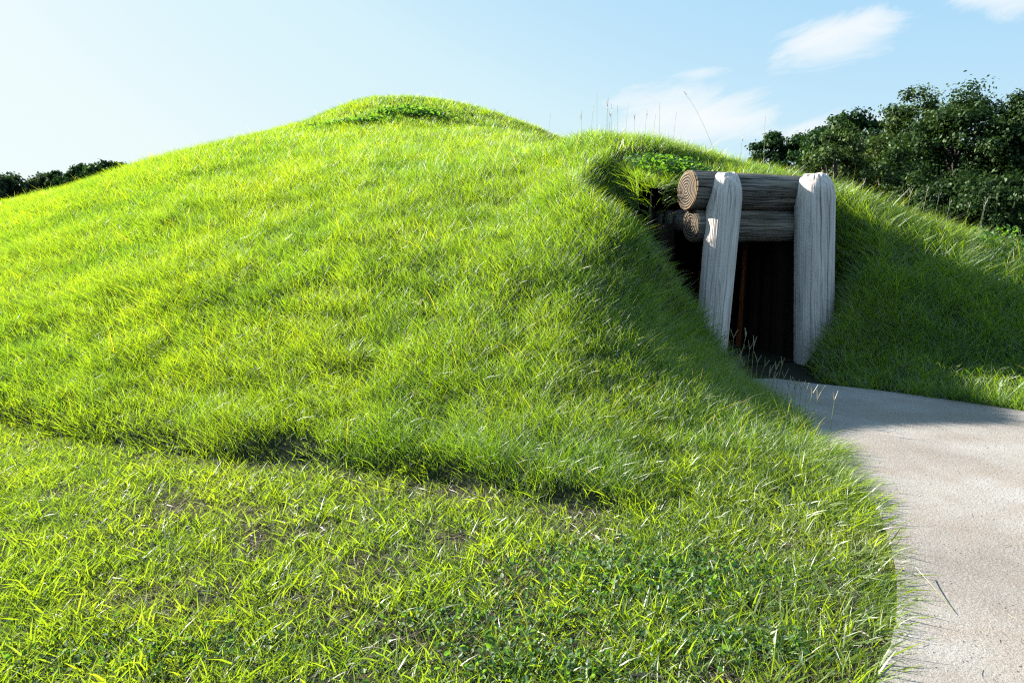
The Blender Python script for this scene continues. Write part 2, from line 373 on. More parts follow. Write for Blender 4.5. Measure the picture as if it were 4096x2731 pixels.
def height(x, y):
    x = np.asarray(x, float); y = np.asarray(y, float)
    sh = x.shape; x = x.ravel(); y = y.ravel()
    z = np.full(x.shape, 0.0)
    for i in range(0, len(x), 20000):
        s = slice(i, i + 20000)
        d2 = (x[s, None] - CTRL[None, :, 0]) ** 2 + (y[s, None] - CTRL[None, :, 1]) ** 2
        z[s] = _tps(d2) @ _W[:-3] + _W[-3] + _W[-2] * x[s] + _W[-1] * y[s]
    z += 0.035 * np.sin(1.7 * x + 1.1 * np.sin(.9 * y)) * np.sin(1.3 * y + .6 * x) * smooth(.1, 1, z)
    z += .26 * np.exp(-((x - .82) ** 2 + (y - 8.35) ** 2) / .36) + .26 * np.exp(-((x - 1.45) ** 2 + (y - 8.75) ** 2) / .12)  # two swells added so the shoulder's shadow covers the lower right bank
    ty = np.interp(x, TOE[:, 0], TOE[:, 1])
    z += .09 * smooth(.0, .16, y - ty) * smooth(1.0, .2, x) * smooth(9.5, 8, y)
    z = np.where((y < ty - .22) & (x < 1.3), -.1, z)
    # the forecourt: banks rise away from the path's edge
    ins = in_poly(x, y, PATH_POLY)
    d = seg_dist(x, y, PATH_POLY)
    u = (x - DM[0]) * DU[0] + (y - DM[1]) * DU[1]
    v = (x - DM[0]) * DV[0] + (y - DM[1]) * DV[1]
    z = np.where(ins, -0.06, np.minimum(np.maximum(z, -0.12), d * 1.5 + 0.02))
    # the doorway front: the earth stands back behind the logs, then covers the passage
    pocket = (u > -1.22) & (u < -.6) & (v > -.15) & (v < .64)
    z = np.where(pocket & ~ins, np.minimum(z, np.maximum(.25 + (-.72 - u) * 1.5, .05)), z)
    over = np.where(v > .66, 2.02 + (v - .66) * .32, -1)
    inside = (u > -1.15) & (u < .95) & (v > .66) & (v < 1.6)
    z = np.where(inside, np.maximum(z, over), z)
    rim = smooth(26, 18, np.hypot(x + 2, y - 14))
    z = np.where(ins, z, (z + .12) * rim - .12)
    return z.reshape(sh)

# ---------------------------------------------------------------- ground, mound, path
S = 900.0
lawn = mesh_np('lawn', np.array([(-S, -S, 0), (S, -S, 0), (S, S, 0), (-S, S, 0)]), [np.array([[0, 1, 2, 3]])], MAT_LAWN)
tag(lawn, 'flat mown lawn around the earth mound', 'lawn', kind='structure')

GX = np.arange(-26, 15.01, .11); GY = np.arange(1.0, 34.01, .11)
XX, YY = np.meshgrid(GX, GY, indexing='ij'); ZZ = height(XX, YY)
def build_mound():
    V = np.stack([XX, YY, ZZ], -1).reshape(-1, 3)
    F = grid_faces(len(GX), len(GY))[:, ::-1]
    cz = ZZ.ravel()[F].max(1); cx = XX.ravel()[F].mean(1); cy = YY.ravel()[F].mean(1)
    u = (cx - DM[0]) * DU[0] + (cy - DM[1]) * DU[1]; v = (cx - DM[0]) * DV[0] + (cy - DM[1]) * DV[1]
    hole = (u > -1.13) & (u < .66) & (v > .0) & (v < 1.1) & (ZZ.ravel()[F].min(1) < 1.72)
    keep = (cz > -.025) & ~hole
    F = F[keep]
    used = np.unique(F); idx = np.full(len(V), -1); idx[used] = np.arange(len(used))
    o = mesh_np('mound', V[used], [idx[F]], MAT_MOUND, smooth=True)
    tag(o, 'grass covered earth mound with a banked cutting to its doorway', 'mound', kind='structure')
build_mound()

def build_path():
    bm = bmesh.new()
    vs = [bm.verts.new((x, y, .03)) for x, y in PATH_MESH]
    f = bm.faces.new(vs)
    if f.normal.z < 0: f.normal_flip()
    r = bmesh.ops.extrude_face_region(bm, geom=[f])
    for v in r['geom']:
        if isinstance(v, bmesh.types.BMVert): v.co.z = -.05
    bmesh.ops.triangulate(bm, faces=bm.faces[:])
    bmesh.ops.recalc_face_normals(bm, faces=bm.faces[:])
    me = bpy.data.meshes.new('path'); bm.to_mesh(me); bm.free(); me.materials.append(MAT_CONCRETE)
    o = bpy.data.objects.new('path', me); COL.objects.link(o)
    tag(o, 'pale concrete path curving up to the timber doorway', 'path', kind='structure')
build_path()

# ---------------------------------------------------------------- timbers
def log_mesh(length, r0, r1, seed, ntheta=300, nz=110, ncrack=34, depth=.016, dome=0.0, wob=.05, facets=0.0, taper_pow=1.0, cwid=.022, bulge=.016):
    rg = np.random.default_rng(seed)
    z = np.linspace(0, 1, nz)
    if dome: z = np.sort(np.r_[z[z < 1 - dome / length], 1 - dome / length * (1 - np.sin(np.linspace(0, 1, 34) * math.pi / 2))])
    nz = len(z); th = np.arange(ntheta) / ntheta * 2 * math.pi
    T, Zt = np.meshgrid(th, z); L = Zt * length
    R = r0 + (r1 - r0) * Zt ** taper_pow
    for k in (2, 3, 5):
        R = R * (1 + rg.normal(0, bulge / k ** .5) * np.cos(k * T + rg.uniform(0, 6.28) + rg.normal(0, .25) * L))
    cr = np.zeros_like(R); tcap = np.clip((L - (length - dome)) / dome, 0, 1) if dome else np.zeros_like(R)
    for _ in range(ncrack):
        c0 = rg.uniform(0, 6.283); zc = rg.uniform(0, length); hl = rg.uniform(.25, 1.0) * length * .7; w = cwid * rg.uniform(.45, 1.3); dp = rg.uniform(.3, 1.0) ** 1.6
        path = c0 + wob * np.sin(L * rg.uniform(1.5, 4) + rg.uniform(0, 6)) + .02 * np.sin(L * 13 + rg.uniform(0, 6))
        d = (T - path + math.pi) % (2 * math.pi) - math.pi
        win = np.clip(1 - np.abs(L - zc) / hl, 0, 1) ** .5
        cr = np.maximum(cr, dp * win * np.exp(-(d / w) ** 2))
    cr = cr * (1 - .75 * tcap)
    # fine ribs of raised grain
    rib = np.zeros_like(R)
    for k in range(6):
        fk = rg.integers(24, 62)
        rib += np.sin(fk * T + 1.1 * np.sin(L * rg.uniform(1, 3) + k) + rg.uniform(0, 6)) / 6
    R = R - cr * depth + rib * depth * .16 * (1 - tcap)
    if dome:
        t = np.clip((L - (length - dome)) / dome, 0, 1)
        R = R * np.sqrt(np.clip(1 - (t ** 2.3) * .76, 0, 1)) * (1 + facets * t * (1 - t) * np.cos(5 * T + seed))
        xx, yy = R * np.cos(T), R * np.sin(T)
        L = L + t * .45 * (.016 * np.sin(70 * xx + 3 * np.sin(40 * yy)) + .012 * np.sin(95 * yy + 2 * np.sin(60 * xx)) + .02 * np.sin(22 * xx + seed))
    V = np.stack([R * np.cos(T), R * np.sin(T), L], -1).reshape(-1, 3)
    F = grid_faces(nz, ntheta, wrap=True)
    n = len(V)
    V = np.r_[V, [[0, 0, 0]], [[0, 0, V[-ntheta:, 2].mean() + (.012 if dome else 0)]]]
    j = np.arange(ntheta); jn = (j + 1) % ntheta
    top = np.stack([np.full(ntheta, n + 1), (nz - 1) * ntheta + j, (nz - 1) * ntheta + jn], -1)
    bot = np.stack([np.full(ntheta, n), jn, j], -1)
    rim = V[:ntheta].copy()
    return V, [F, top, bot], np.r_[cr.ravel(), [0, 0]], rim
def aim(o, base, top, roll=0.0):
    d = Vector(top) - Vector(base)
    o.matrix_world = Matrix.Translation(Vector(base)) @ d.to_track_quat('Z', 'Y').to_matrix().to_4x4() @ Matrix.Rotation(roll, 4, 'Z')
    return d.length
def post(base, top, r0, r1, seed, label, dome=.30, roll=0.0):
    ln = (Vector(top) - Vector(base)).length
    V, F, cr, _ = log_mesh(ln, r0, r1, seed, dome=dome, facets=.05, ntheta=520, ncrack=15, depth=.014, cwid=.034, bulge=.006, wob=.03)
    o = mesh_np('door_post', V, F, MAT_POST, attrs={'crack': cr}, smooth=True)
    aim(o, base, top, roll)
    return tag(o, label, 'post')
b = at(1625, 880, 8.16); t = at(1669, 398, 8.36)
post((b[0], b[1], -.25), t, .175, .190, 11, 'grey weathered door post that leans, its left edge lit by the sun')
b = at(1870, 850, 8.58); t = at(1872, 400, 8.66)
post((b[0], b[1], -.25), t, .218, .222, 23, 'thicker upright grey door post beside the shaded right bank', roll=1.0)

def lintel(left_px, depth, length, r0, r1, seed, label, dz=0.0, mat=MAT_LOG):
    p0 = Vector(at(*left_px, depth)); d = Vector((DU[0], DU[1], dz)).normalized()
    p1 = p0 + d * length
    V, F, cr, rim = log_mesh(length, r0, r1, seed, nz=120, ncrack=52, depth=.022, wob=.13, cwid=.026)
    o = mesh_np('lintel_log', V, F, mat, attrs={'crack': cr}, smooth=True)
    aim(o, p0, p1, seed * .7)
    tag(o, label, 'log')
    # the sawn end: rings of vertices inside the rim, a little proud of the bark
    rings = [rim * s for s in (1.0, .94, .75, .5, .25)]
    for q, zz in zip(rings, (.004, -.012, -.014, -.013, -.014)): q[:, 2] = zz
    n = len(rim); VV = np.concatenate(rings + [np.array([[0, 0, -.014]])])
    FF = grid_faces(len(rings), n, wrap=True)
    j = np.arange(n); fan = np.stack([np.full(n, len(VV) - 1), (len(rings) - 1) * n + j, (len(rings) - 1) * n + (j + 1) % n], -1)
    e = mesh_np('sawn_end', VV, [FF, fan], MAT_CUT, parent=o, smooth=True)
    return o
lintel((1580, 437), 8.42, 1.62, .222, .205, 5, 'thick dark round log laid across the top of the doorway', dz=-.012)
lintel((1588, 517), 8.44, 1.55, .186, .178, 8, 'thinner brown log tucked beneath the top door log', dz=-.004)

# ---------------------------------------------------------------- the passage behind the posts
def build_passage():
    root = empty('entrance_passage', (DM[0], DM[1], 0))
    tag(root, 'dark timber lined passage leading into the mound between the posts', 'passage')
    def P(u, v, z): return Vector((DU[0] * u + DV[0] * v, DU[1] * u + DV[1] * v, z))
    def timber(name, p0, p1, r, seed, mat):
        V, F, cr, _ = log_mesh((p1 - p0).length, r, r * .93, seed, ntheta=72, nz=26, ncrack=14, depth=.012, cwid=.05)
        o = mesh_np(name, V, F, mat, parent=root, attrs={'crack': cr}, smooth=True)
        d = p1 - p0
        o.matrix_parent_inverse = Matrix.Identity(4)
        o.matrix_local = Matrix.Translation(p0) @ d.to_track_quat('Z', 'Y').to_matrix().to_4x4()
    rg = random.Random(4)
    for s, u0 in ((-1, -.86), (1, .74)):
        for k in range(9):
            v = (.35 if s > 0 else .72) + k * .26
            timber('wall_post', P(u0 + rg.uniform(-.02, .02), v, -.1), P(u0 + rg.uniform(-.05, .05), v + rg.uniform(-.02, .02), 1.62), .125, 40 + k + (9 if s > 0 else 0), MAT_PASSAGE_SHADE)
    for k in range(10):
        v = .80 + k * .24
        timber('roof_log', P(-.68, v, 1.66), P(.88, v, 1.64), .125, 70 + k, MAT_LOG)
    for k in range(8):
        u = -.85 + k * .225
        timber('back_post', P(u, 2.75, -.1), P(u + rg.uniform(-.03, .03), 2.78, 1.6), .118, 90 + k, MAT_PASSAGE_SHADE)
    timber('inner_post', P(.34, 1.9, -.1), P(.40, 1.9, 1.6), .05, 120, MAT_INNER)
    timber('inner_post', P(.56, 1.25, -.1), P(.585, 1.22, 1.6), .035, 121, MAT_INNER)
    q = [P(-.92, .1, .012), P(.74, .1, .012), P(.74, 2.9, .012), P(-.92, 2.9, .012)]
    fl = mesh_np('floor', np.array([tuple(p) for p in q]), [np.array([[0, 1, 2, 3]])], MAT_LAWN, parent=root)
build_passage()

# ---------------------------------------------------------------- grass
def bil(G, x, y):
    fx = np.clip((x - GX[0]) / .11, 0, len(GX) - 1.001); fy = np.clip((y - GY[0]) / .11, 0, len(GY) - 1.001)
    i = fx.astype(int); j = fy.astype(int); fx = fx - i; fy = fy - j
    return (G[i, j] * (1 - fx) + G[i + 1, j] * fx) * (1 - fy) + (G[i, j + 1] * (1 - fx) + G[i + 1, j + 1] * fx) * fy
ZS = ZZ
GZX, GZY = np.gradient(ZS, .11, .11)
def ground_z(x, y): return np.maximum(bil(ZS, x, y), 0.0)
# what can be seen from about the camera: the running maximum of the elevation along each bearing
AZS = np.linspace(-.95, .95, 420); RS = np.arange(1.5, 34, .12)
_a, _r = np.meshgrid(AZS, RS, indexing='ij')
HM = np.maximum.accumulate((bil(ZS, _r * np.sin(_a), _r * np.cos(_a)) - CAM_Z) / _r, axis=1)
def visible(x, y, z, tol=.5):
    a = np.arctan2(x, y); r = np.hypot(x, y)
    i = np.clip(((a + .95) / 1.9 * 419).astype(int), 0, 419); j = np.clip(((r - 1.5) / .12).astype(int) - 2, 0, len(RS) - 1)
    return (z + tol - CAM_Z) / r > HM[i, j]

def blades(n_seg, root, d0, length, bend, width, rnd):
    """every blade is a tapering strip along root + L*(t*d0 + t*t*bend)"""
    n = len(root)
    rg = np.random.default_rng(n)
    a = rg.uniform(0, 2 * math.pi, n); rv = np.stack([np.cos(a), np.sin(a), np.zeros(n)], -1)
    side = np.cross(d0, rv); side /= np.linalg.norm(side, axis=1, keepdims=True) + 1e-9
    rows = []
    for k in range(n_seg):
        t = k / n_seg
        c = root + length[:, None] * (t * d0 + t * t * bend)
        w = width * (1 - .55 * t ** 1.5) * (.75 if k == 0 else 1.0)
        rows += [c - side * w[:, None] * .5, c + side * w[:, None] * .5]
    rows.append(root + length[:, None] * (d0 + bend))
    m = len(rows)
    V = np.stack(rows, 1).reshape(-1, 3)
    base = (np.arange(n) * m)[:, None]
    quads = np.concatenate([base + np.array([[2 * k, 2 * k + 1, 2 * k + 3, 2 * k + 2]]) for k in range(n_seg - 1)])
    tris = base + np.array([[2 * n_seg - 2, 2 * n_seg - 1, 2 * n_seg]])
    return V, quads, tris, np.repeat(rnd, m)
class Bunch:
    def __init__(s): s.V = []; s.Q = []; s.T = []; s.R = []; s.n = 0
    def add(s, V, Q, T, R):
        s.V.append(V); s.Q.append(Q + s.n); s.T.append(T + s.n); s.R.append(R); s.n += len(V)
    def build(s, name, mat, parent=None):
        return mesh_np(name, np.concatenate(s.V), [np.concatenate(s.Q), np.concatenate(s.T)], mat, parent, {'rnd': np.concatenate(s.R)})

def scatter(y0, y1, dens, seed, xfac=.74, xpad=1.5):
    rg = np.random.default_rng(seed)
    xm = xfac * y1 + xpad
    n = int((y1 - y0) * 2 * xm * dens)
    x = rg.uniform(-xm, xm, n); y = rg.uniform(y0, y1, n)
    k = np.abs(x) < xfac * y + xpad
    return x[k], y[k], rg
SOFT = [p[:2] for p in PATH_LEFT]
def door_uv(x, y):
    return (x - DM[0]) * DU[0] + (y - DM[1]) * DU[1], (x - DM[0]) * DV[0] + (y - DM[1]) * DV[1]
def keep_out(x, y):
    u, v = door_uv(x, y)
    return in_poly(x, y, PATH_POLY) | ((u > -.98) & (u < .85) & (v > -.1) & (v < .70)) | ((u > -.8) & (u < .7) & (v > -.3) & (v < .70)) 
def tallness(x, y):
    """1 on the unmown bank, 0 on the mown lawn, between along the path's edge"""
    ty = np.interp(x, TOE[:, 0], TOE[:, 1])
    wob = (vnoise(x, y, .5, 3) - .5) * .35
    t = smooth(-.02, .22, y - ty + wob)
    right = smooth(.25, .95, x)               # right of the mowing line the turf lengthens gradually
    dp = seg_dist(x, y, SOFT)
    t_r = np.clip(.16 + .5 * smooth(3.2, 5.6, y) + .12 * smooth(.5, .0, dp), 0, 1)
    t = t * (1 - right) + np.maximum(t_r, 0) * right
    # the far bank right of the door is long too
    return np.where(y > 5.9, np.maximum(t, .85), t)
BARE = [(at(1440, 385, 9.9), .38, .8), (at(1400, 420, 9.3), .3, .5), (at(1650, 345, 10.2), .22, .5)]
def build_grass():
    tall = Bunch(); mown = Bunch()
    bands = [(2.0, 3.4, 11500), (3.4, 4.6, 11000), (4.6, 6.0, 9500), (6.0, 8.0, 7800), (8.0, 10.5, 5600), (10.5, 14, 3600), (14, 18, 2200), (18, 23, 1500)]
    for bi, (y0, y1, dens) in enumerate(bands):
        x, y, rg = scatter(y0, y1, dens, 100 + bi)
        z = ground_z(x, y)
        k = ~keep_out(x, y) & visible(x, y, z)
        tl = tallness(x, y)
        clump = vnoise(x, y, .16, 7) * .6 + vnoise(x, y, .5, 8) * .4
        soil = vnoise(x, y, .33, 21) * .55 + vnoise(x, y, .12, 22) * .45
        pr = np.where(tl > .5, .25 + 1.1 * clump, np.clip(1.7 - 1.75 * soil, .12, 1))
        # worn strip along the foot of the bank
        ty = np.interp(x, TOE[:, 0], TOE[:, 1])
        worn = np.exp(-((y - ty + .04) / .13) ** 2) * smooth(.9, .3, x) * smooth(-3.2, -1.8, x)
        pr = pr * (1 - .5 * worn)
        for (bx, by, bz), rad, am in BARE:
            pr = pr * (1 - am * np.exp(-((x - bx) ** 2 + (y - by) ** 2) / rad ** 2))
        k &= rg.random(len(x)) < pr
        x, y, z, tl, clump = x[k], y[k], z[k], tl[k], clump[k]
        n = len(x); gx = bil(GZX, x, y); gy = bil(GZY, x, y)
        gl = np.clip(np.hypot(gx, gy), 0, 1.5)
        # blade by blade
        dist = np.hypot(x, y)
        ismown = tl < .5
        u = rg.random(n)
        Lt = (.11 + .17 * u ** 1.4) * (.6 + .65 * clump) * (.35 + .65 * tl)
        Lm = .035 + .075 * u ** 2.2 + .10 * tl
        Ln = np.where(ismown, Lm, Lt)
        berm = smooth(3.4, 4.3, x) * smooth(5.8, 6.6, y) * smooth(.3, 1.1, z)
        Ln *= (1 - .25 * smooth(12, 20, y)) * (1 + .6 * berm)

        a = rg.uniform(0, 2 * math.pi, n); lean = np.where(ismown, rg.uniform(.15, 1.15, n), rg.uniform(.05, .72, n))
        lean = lean * (1 + .4 * berm)
        wd = vnoise(x, y, .8, 31) * 6.283 * 1.5
        hx = np.cos(a) * lean + np.cos(wd) * .10 - gx * .18; hy = np.sin(a) * lean + np.sin(wd) * .10 - gy * .18
        edge = np.exp(-seg_dist(x, y, SOFT) / .22) * (y < 5.2)     # the verge flops over the concrete
        hx += edge * .9; hy -= edge * .25
        d0 = np.stack([hx, hy, np.ones(n)], -1); d0 /= np.linalg.norm(d0, axis=1, keepdims=True)
        b = rg.uniform(.05, .55, n) * np.where(ismown, .8, 1.0)
        ba = a + rg.normal(0, .7, n)
        bend = np.stack([np.cos(ba) * b - gx * .12 + edge * .3, np.sin(ba) * b - gy * .12, -b * .55], -1)
        wmin = .00066 * np.maximum(dist, 3.0)
        wide = rg.random(n) < .05 + .42 * np.clip(vnoise(x, y, .14, 55) - .35, 0, 1)
        W = np.where(ismown, np.where(wide, rg.uniform(.0055, .0095, n), rg.uniform(.0025, .0042, n)), rg.uniform(.0016, .0030, n))
        W = np.maximum(W, wmin * rg.uniform(.6, 1.1, n))
        Ln = np.where(ismown & wide, Ln * 1.1 + .028, Ln)
        lift = np.where(ismown & wide, .45, 1.0); hx *= lift; hy *= lift
        rnd = np.clip(rg.random(n) * .68 + .30 * vnoise(x, y, .45, 41), 0, 1)
        rnd = np.where(ismown & wide, .55 + .33 * rnd, rnd)
        root = np.stack([x, y, z - .01], -1)
        stem = ~ismown & (rg.random(n) < .006)          # thin straw coloured flowering stems
        Ln = np.where(stem, Ln * 1.55 + .04, Ln); rnd = np.where(stem, .93 + .07 * rg.random(n), rnd); W = np.where(stem, W * .8, W)
        ns = 3 if y1 < 9 else 2
        for m, bun, nseg in ((ismown, mown, 2 if y0 > 4 else 3), (~ismown, tall, ns)):
            if m.sum(): bun.add(*blades(nseg, root[m], d0[m], Ln[m], bend[m], W[m], rnd[m]))
    o = tall.build('long_grass', MAT_GRASS); tag(o, 'long uncut grass covering the mound and its banks', 'grass', kind='stuff')
    o = mown.build('mown_grass', MAT_MOWN); tag(o, 'short mown grass with dry bits on the lawn in front of the mound', 'grass', kind='stuff')
    print('blades', tall.n // 6, mown.n // 6)
build_grass()

def build_thatch():
    bun = Bunch()
    x, y, rg = scatter(2.0, 5.4, 3200, 300)
    soil = vnoise(x, y, .33, 21) * .55 + vnoise(x, y, .12, 22) * .45
    ty = np.interp(x, TOE[:, 0], TOE[:, 1])
    worn = np.exp(-((y - ty + .12) / .2) ** 2)
    k = ~keep_out(x, y) & (y < ty + .15) & (rg.random(len(x)) < np.clip((soil - .35) * 2.2 + worn * .9, .06, 1)) | ((y < 3.4) & ~keep_out(x, y) & (rg.random(len(x)) < .12))
    x, y = x[k], y[k]; n = len(x)
    a = rg.uniform(0, 6.283, n); el = rg.uniform(-.02, .28, n)
    d0 = np.stack([np.cos(a) * np.cos(el), np.sin(a) * np.cos(el), np.sin(el)], -1)
    b = rg.normal(0, .25, n)
    bend = np.stack([-np.sin(a) * b, np.cos(a) * b, -el * .8], -1)
    bun.add(*blades(2, np.stack([x, y, rg.uniform(.004, .022, n)], -1), d0, rg.uniform(.03, .12, n), bend, rg.uniform(.002, .0042, n), rg.random(n)))
    # a few bits blown on to the concrete along the verge
    m = 900; x = rg.uniform(1.1, 3.4, m); y = rg.uniform(2.2, 7.4, m); dp = seg_dist(x, y, SOFT)
    k = in_poly(x, y, PATH_POLY) & (rg.random(m) < np.exp(-dp / .16)); x, y = x[k], y[k]; n = len(x); a = rg.uniform(0, 6.283, n)
    bun.add(*blades(2, np.stack([x, y, np.full(n, .034)], -1), np.stack([np.cos(a), np.sin(a), np.full(n, .03)], -1), rg.uniform(.015, .07, n), rg.normal(0, .15, (n, 3)) * [1, 1, 0], rg.uniform(.0016, .003, n), rg.random(n)))
    o = bun.build('dry_grass_litter', MAT_THATCH); tag(o, 'straw coloured dry clippings lying on the mown lawn', 'clippings', kind='stuff')
build_thatch()

def leaf_quads(P_, Nrm, size, rg, aspect=.6):
    """pointed oval leaves of six corners each, turned to the given normals"""
    n = len(P_)
    r = rg.normal(size=(n, 3)); a = np.cross(Nrm, r); a /= np.linalg.norm(a, axis=1, keepdims=True) + 1e-9
    b = np.cross(Nrm, a)
    s = size[:, None]
    pts = [a * s, a * s * .35 + b * s * aspect, -a * s * .45 + b * s * aspect * .8, -a * s, -a * s * .45 - b * s * aspect * .8, a * s * .35 - b * s * aspect]
    V = np.stack([P_ + q + Nrm * (.12 * s if i in (1, 2, 4, 5) else 0) for i, q in enumerate(pts)], 1).reshape(-1, 3)
    base = (np.arange(n) * 6)[:, None]
    F = np.concatenate([base + np.array([[0, 1, 2, 3]]), base + np.array([[0, 3, 4, 5]])])
    return V, F
def build_weeds():
    # broad leaves low in the lawn, and two mats of creeper at the foot of the dome
    rg = np.random.default_rng(77); PP = []; SZ = []
    for (X, Y), rx, ry, cnt, hgt, sz, depth in [((1480, 1330), .55, .28, 1500, .06, .013, None), ((1150, 1440), .45, .2, 500, .05, .012, None), ((1700, 1490), .3, .12, 400, .05, .013, None), ((1250, 1540), .4, .12, 450, .05, .012, None), ((380, 1500), .5, .15, 500, .04, .012, None),
                                         ((940, 272), .75, .35, 700, .17, .05, 17.6), ((820, 292), .9, .22, 450, .15, .05, 16.8), ((1560, 430), .34, .3, 900, .20, .030, 9.2), ((1520, 400), .3, .25, 700, .20, .03, 9.4)]:
        c = gr(X, Y) if depth is None else at(X, Y, depth)
        q = np.clip(rg.normal(size=(cnt, 2)) * .6, -1.6, 1.6)
        x = c[0] + q[:, 0] * rx; y = c[1] + q[:, 1] * ry
        k = ~keep_out(x, y); x, y = x[k], y[k]
        PP.append(np.stack([x, y, ground_z(x, y) + hgt * (.4 + .7 * rg.random(len(x)))], -1)); SZ.append(sz * rg.uniform(.6, 1.3, len(x)))
    P_ = np.concatenate(PP); SZ = np.concatenate(SZ)
    nr = rg.normal(size=P_.shape) * .55 + np.array([0, 0, 1]); nr /= np.linalg.norm(nr, axis=1, keepdims=True)
    V, F = leaf_quads(P_, nr, SZ, rg)
    o = mesh_np('ground_weeds', V, [F], MAT_WEED, attrs={'rnd': np.repeat(rg.random(len(P_)), 6)})
    tag(o, 'low broad leaved weeds creeping through the grass', 'weeds', kind='stuff')
build_weeds()

# ---------------------------------------------------------------- seeding stalks
def strip_tube(pts, r0, r1, sides=4):
    pts = np.array(pts); n = len(pts)
    tg = np.gradient(pts, axis=0); tg /= np.linalg.norm(tg, axis=1, keepdims=True) + 1e-9
    up = np.where(np.abs(tg[:, 2:3]) > .9, [[1.0, 0, 0]], [[0, 0, 1.0]])
    a = np.cross(tg, up); a /= np.linalg.norm(a, axis=1, keepdims=True) + 1e-9; b = np.cross(tg, a)
    th = np.arange(sides) / sides * 2 * math.pi
    r = np.linspace(r0, r1, n)[:, None, None]
    V = (pts[:, None, :] + r * (np.cos(th)[None, :, None] * a[:, None, :] + np.sin(th)[None, :, None] * b[:, None, :])).reshape(-1, 3)
    return V, grid_faces(n, sides, wrap=True)
def stalk(base, h, lean, seed, label, group, spikes=2, r=.0016, spike=.06, droop=.12, name='seed_stalk', spread=.5):
    rg = np.random.default_rng(seed)
    t = np.linspace(0, 1, 9)
    lx, ly = lean
    pts = np.stack([lx * h * t + droop * lx * h * t ** 3, ly * h * t + droop * ly * h * t ** 3, h * (t - .12 * t ** 3 * (abs(lx) + abs(ly)))], -1)
    V, F = strip_tube(pts, r, r * .55)
    o = mesh_np(name, V, [F], MAT_STALK, attrs={'rnd': np.full(len(V), rg.random())}, smooth=True)
    o.location = base
    tag(o, label, 'grass stalk', group)
    VV = []; FF = []; k0 = 0; tip = pts[-1]; dr = pts[-1] - pts[-2]; dr /= np.linalg.norm(dr)
    for i in range(spikes):
        a = rg.uniform(0, 6.283) if spikes > 2 else (rg.uniform(-.5, .5) + i * math.pi)
        out = np.array([math.cos(a), math.sin(a), 0]) * (spread * rg.uniform(.5, 1.0) if spikes > 1 else .05)
        dd = dr + out; dd /= np.linalg.norm(dd); ln = spike * rg.uniform(.75, 1.2)
        st = tip - dr * (.02 * i if spikes > 2 else 0)
        q = [st + dd * ln * s for s in (0, .25, .6, 1)]
        v, f = strip_tube(q, r * 1.3, r * .7)
        VV.append(v); FF.append(f + k0); k0 += len(v)
    VV = np.concatenate(VV)
    mesh_np('seed_head', VV, [np.concatenate(FF)], MAT_SEED, parent=o, attrs={'rnd': np.full(len(VV), rg.random())}, smooth=True)
    return o
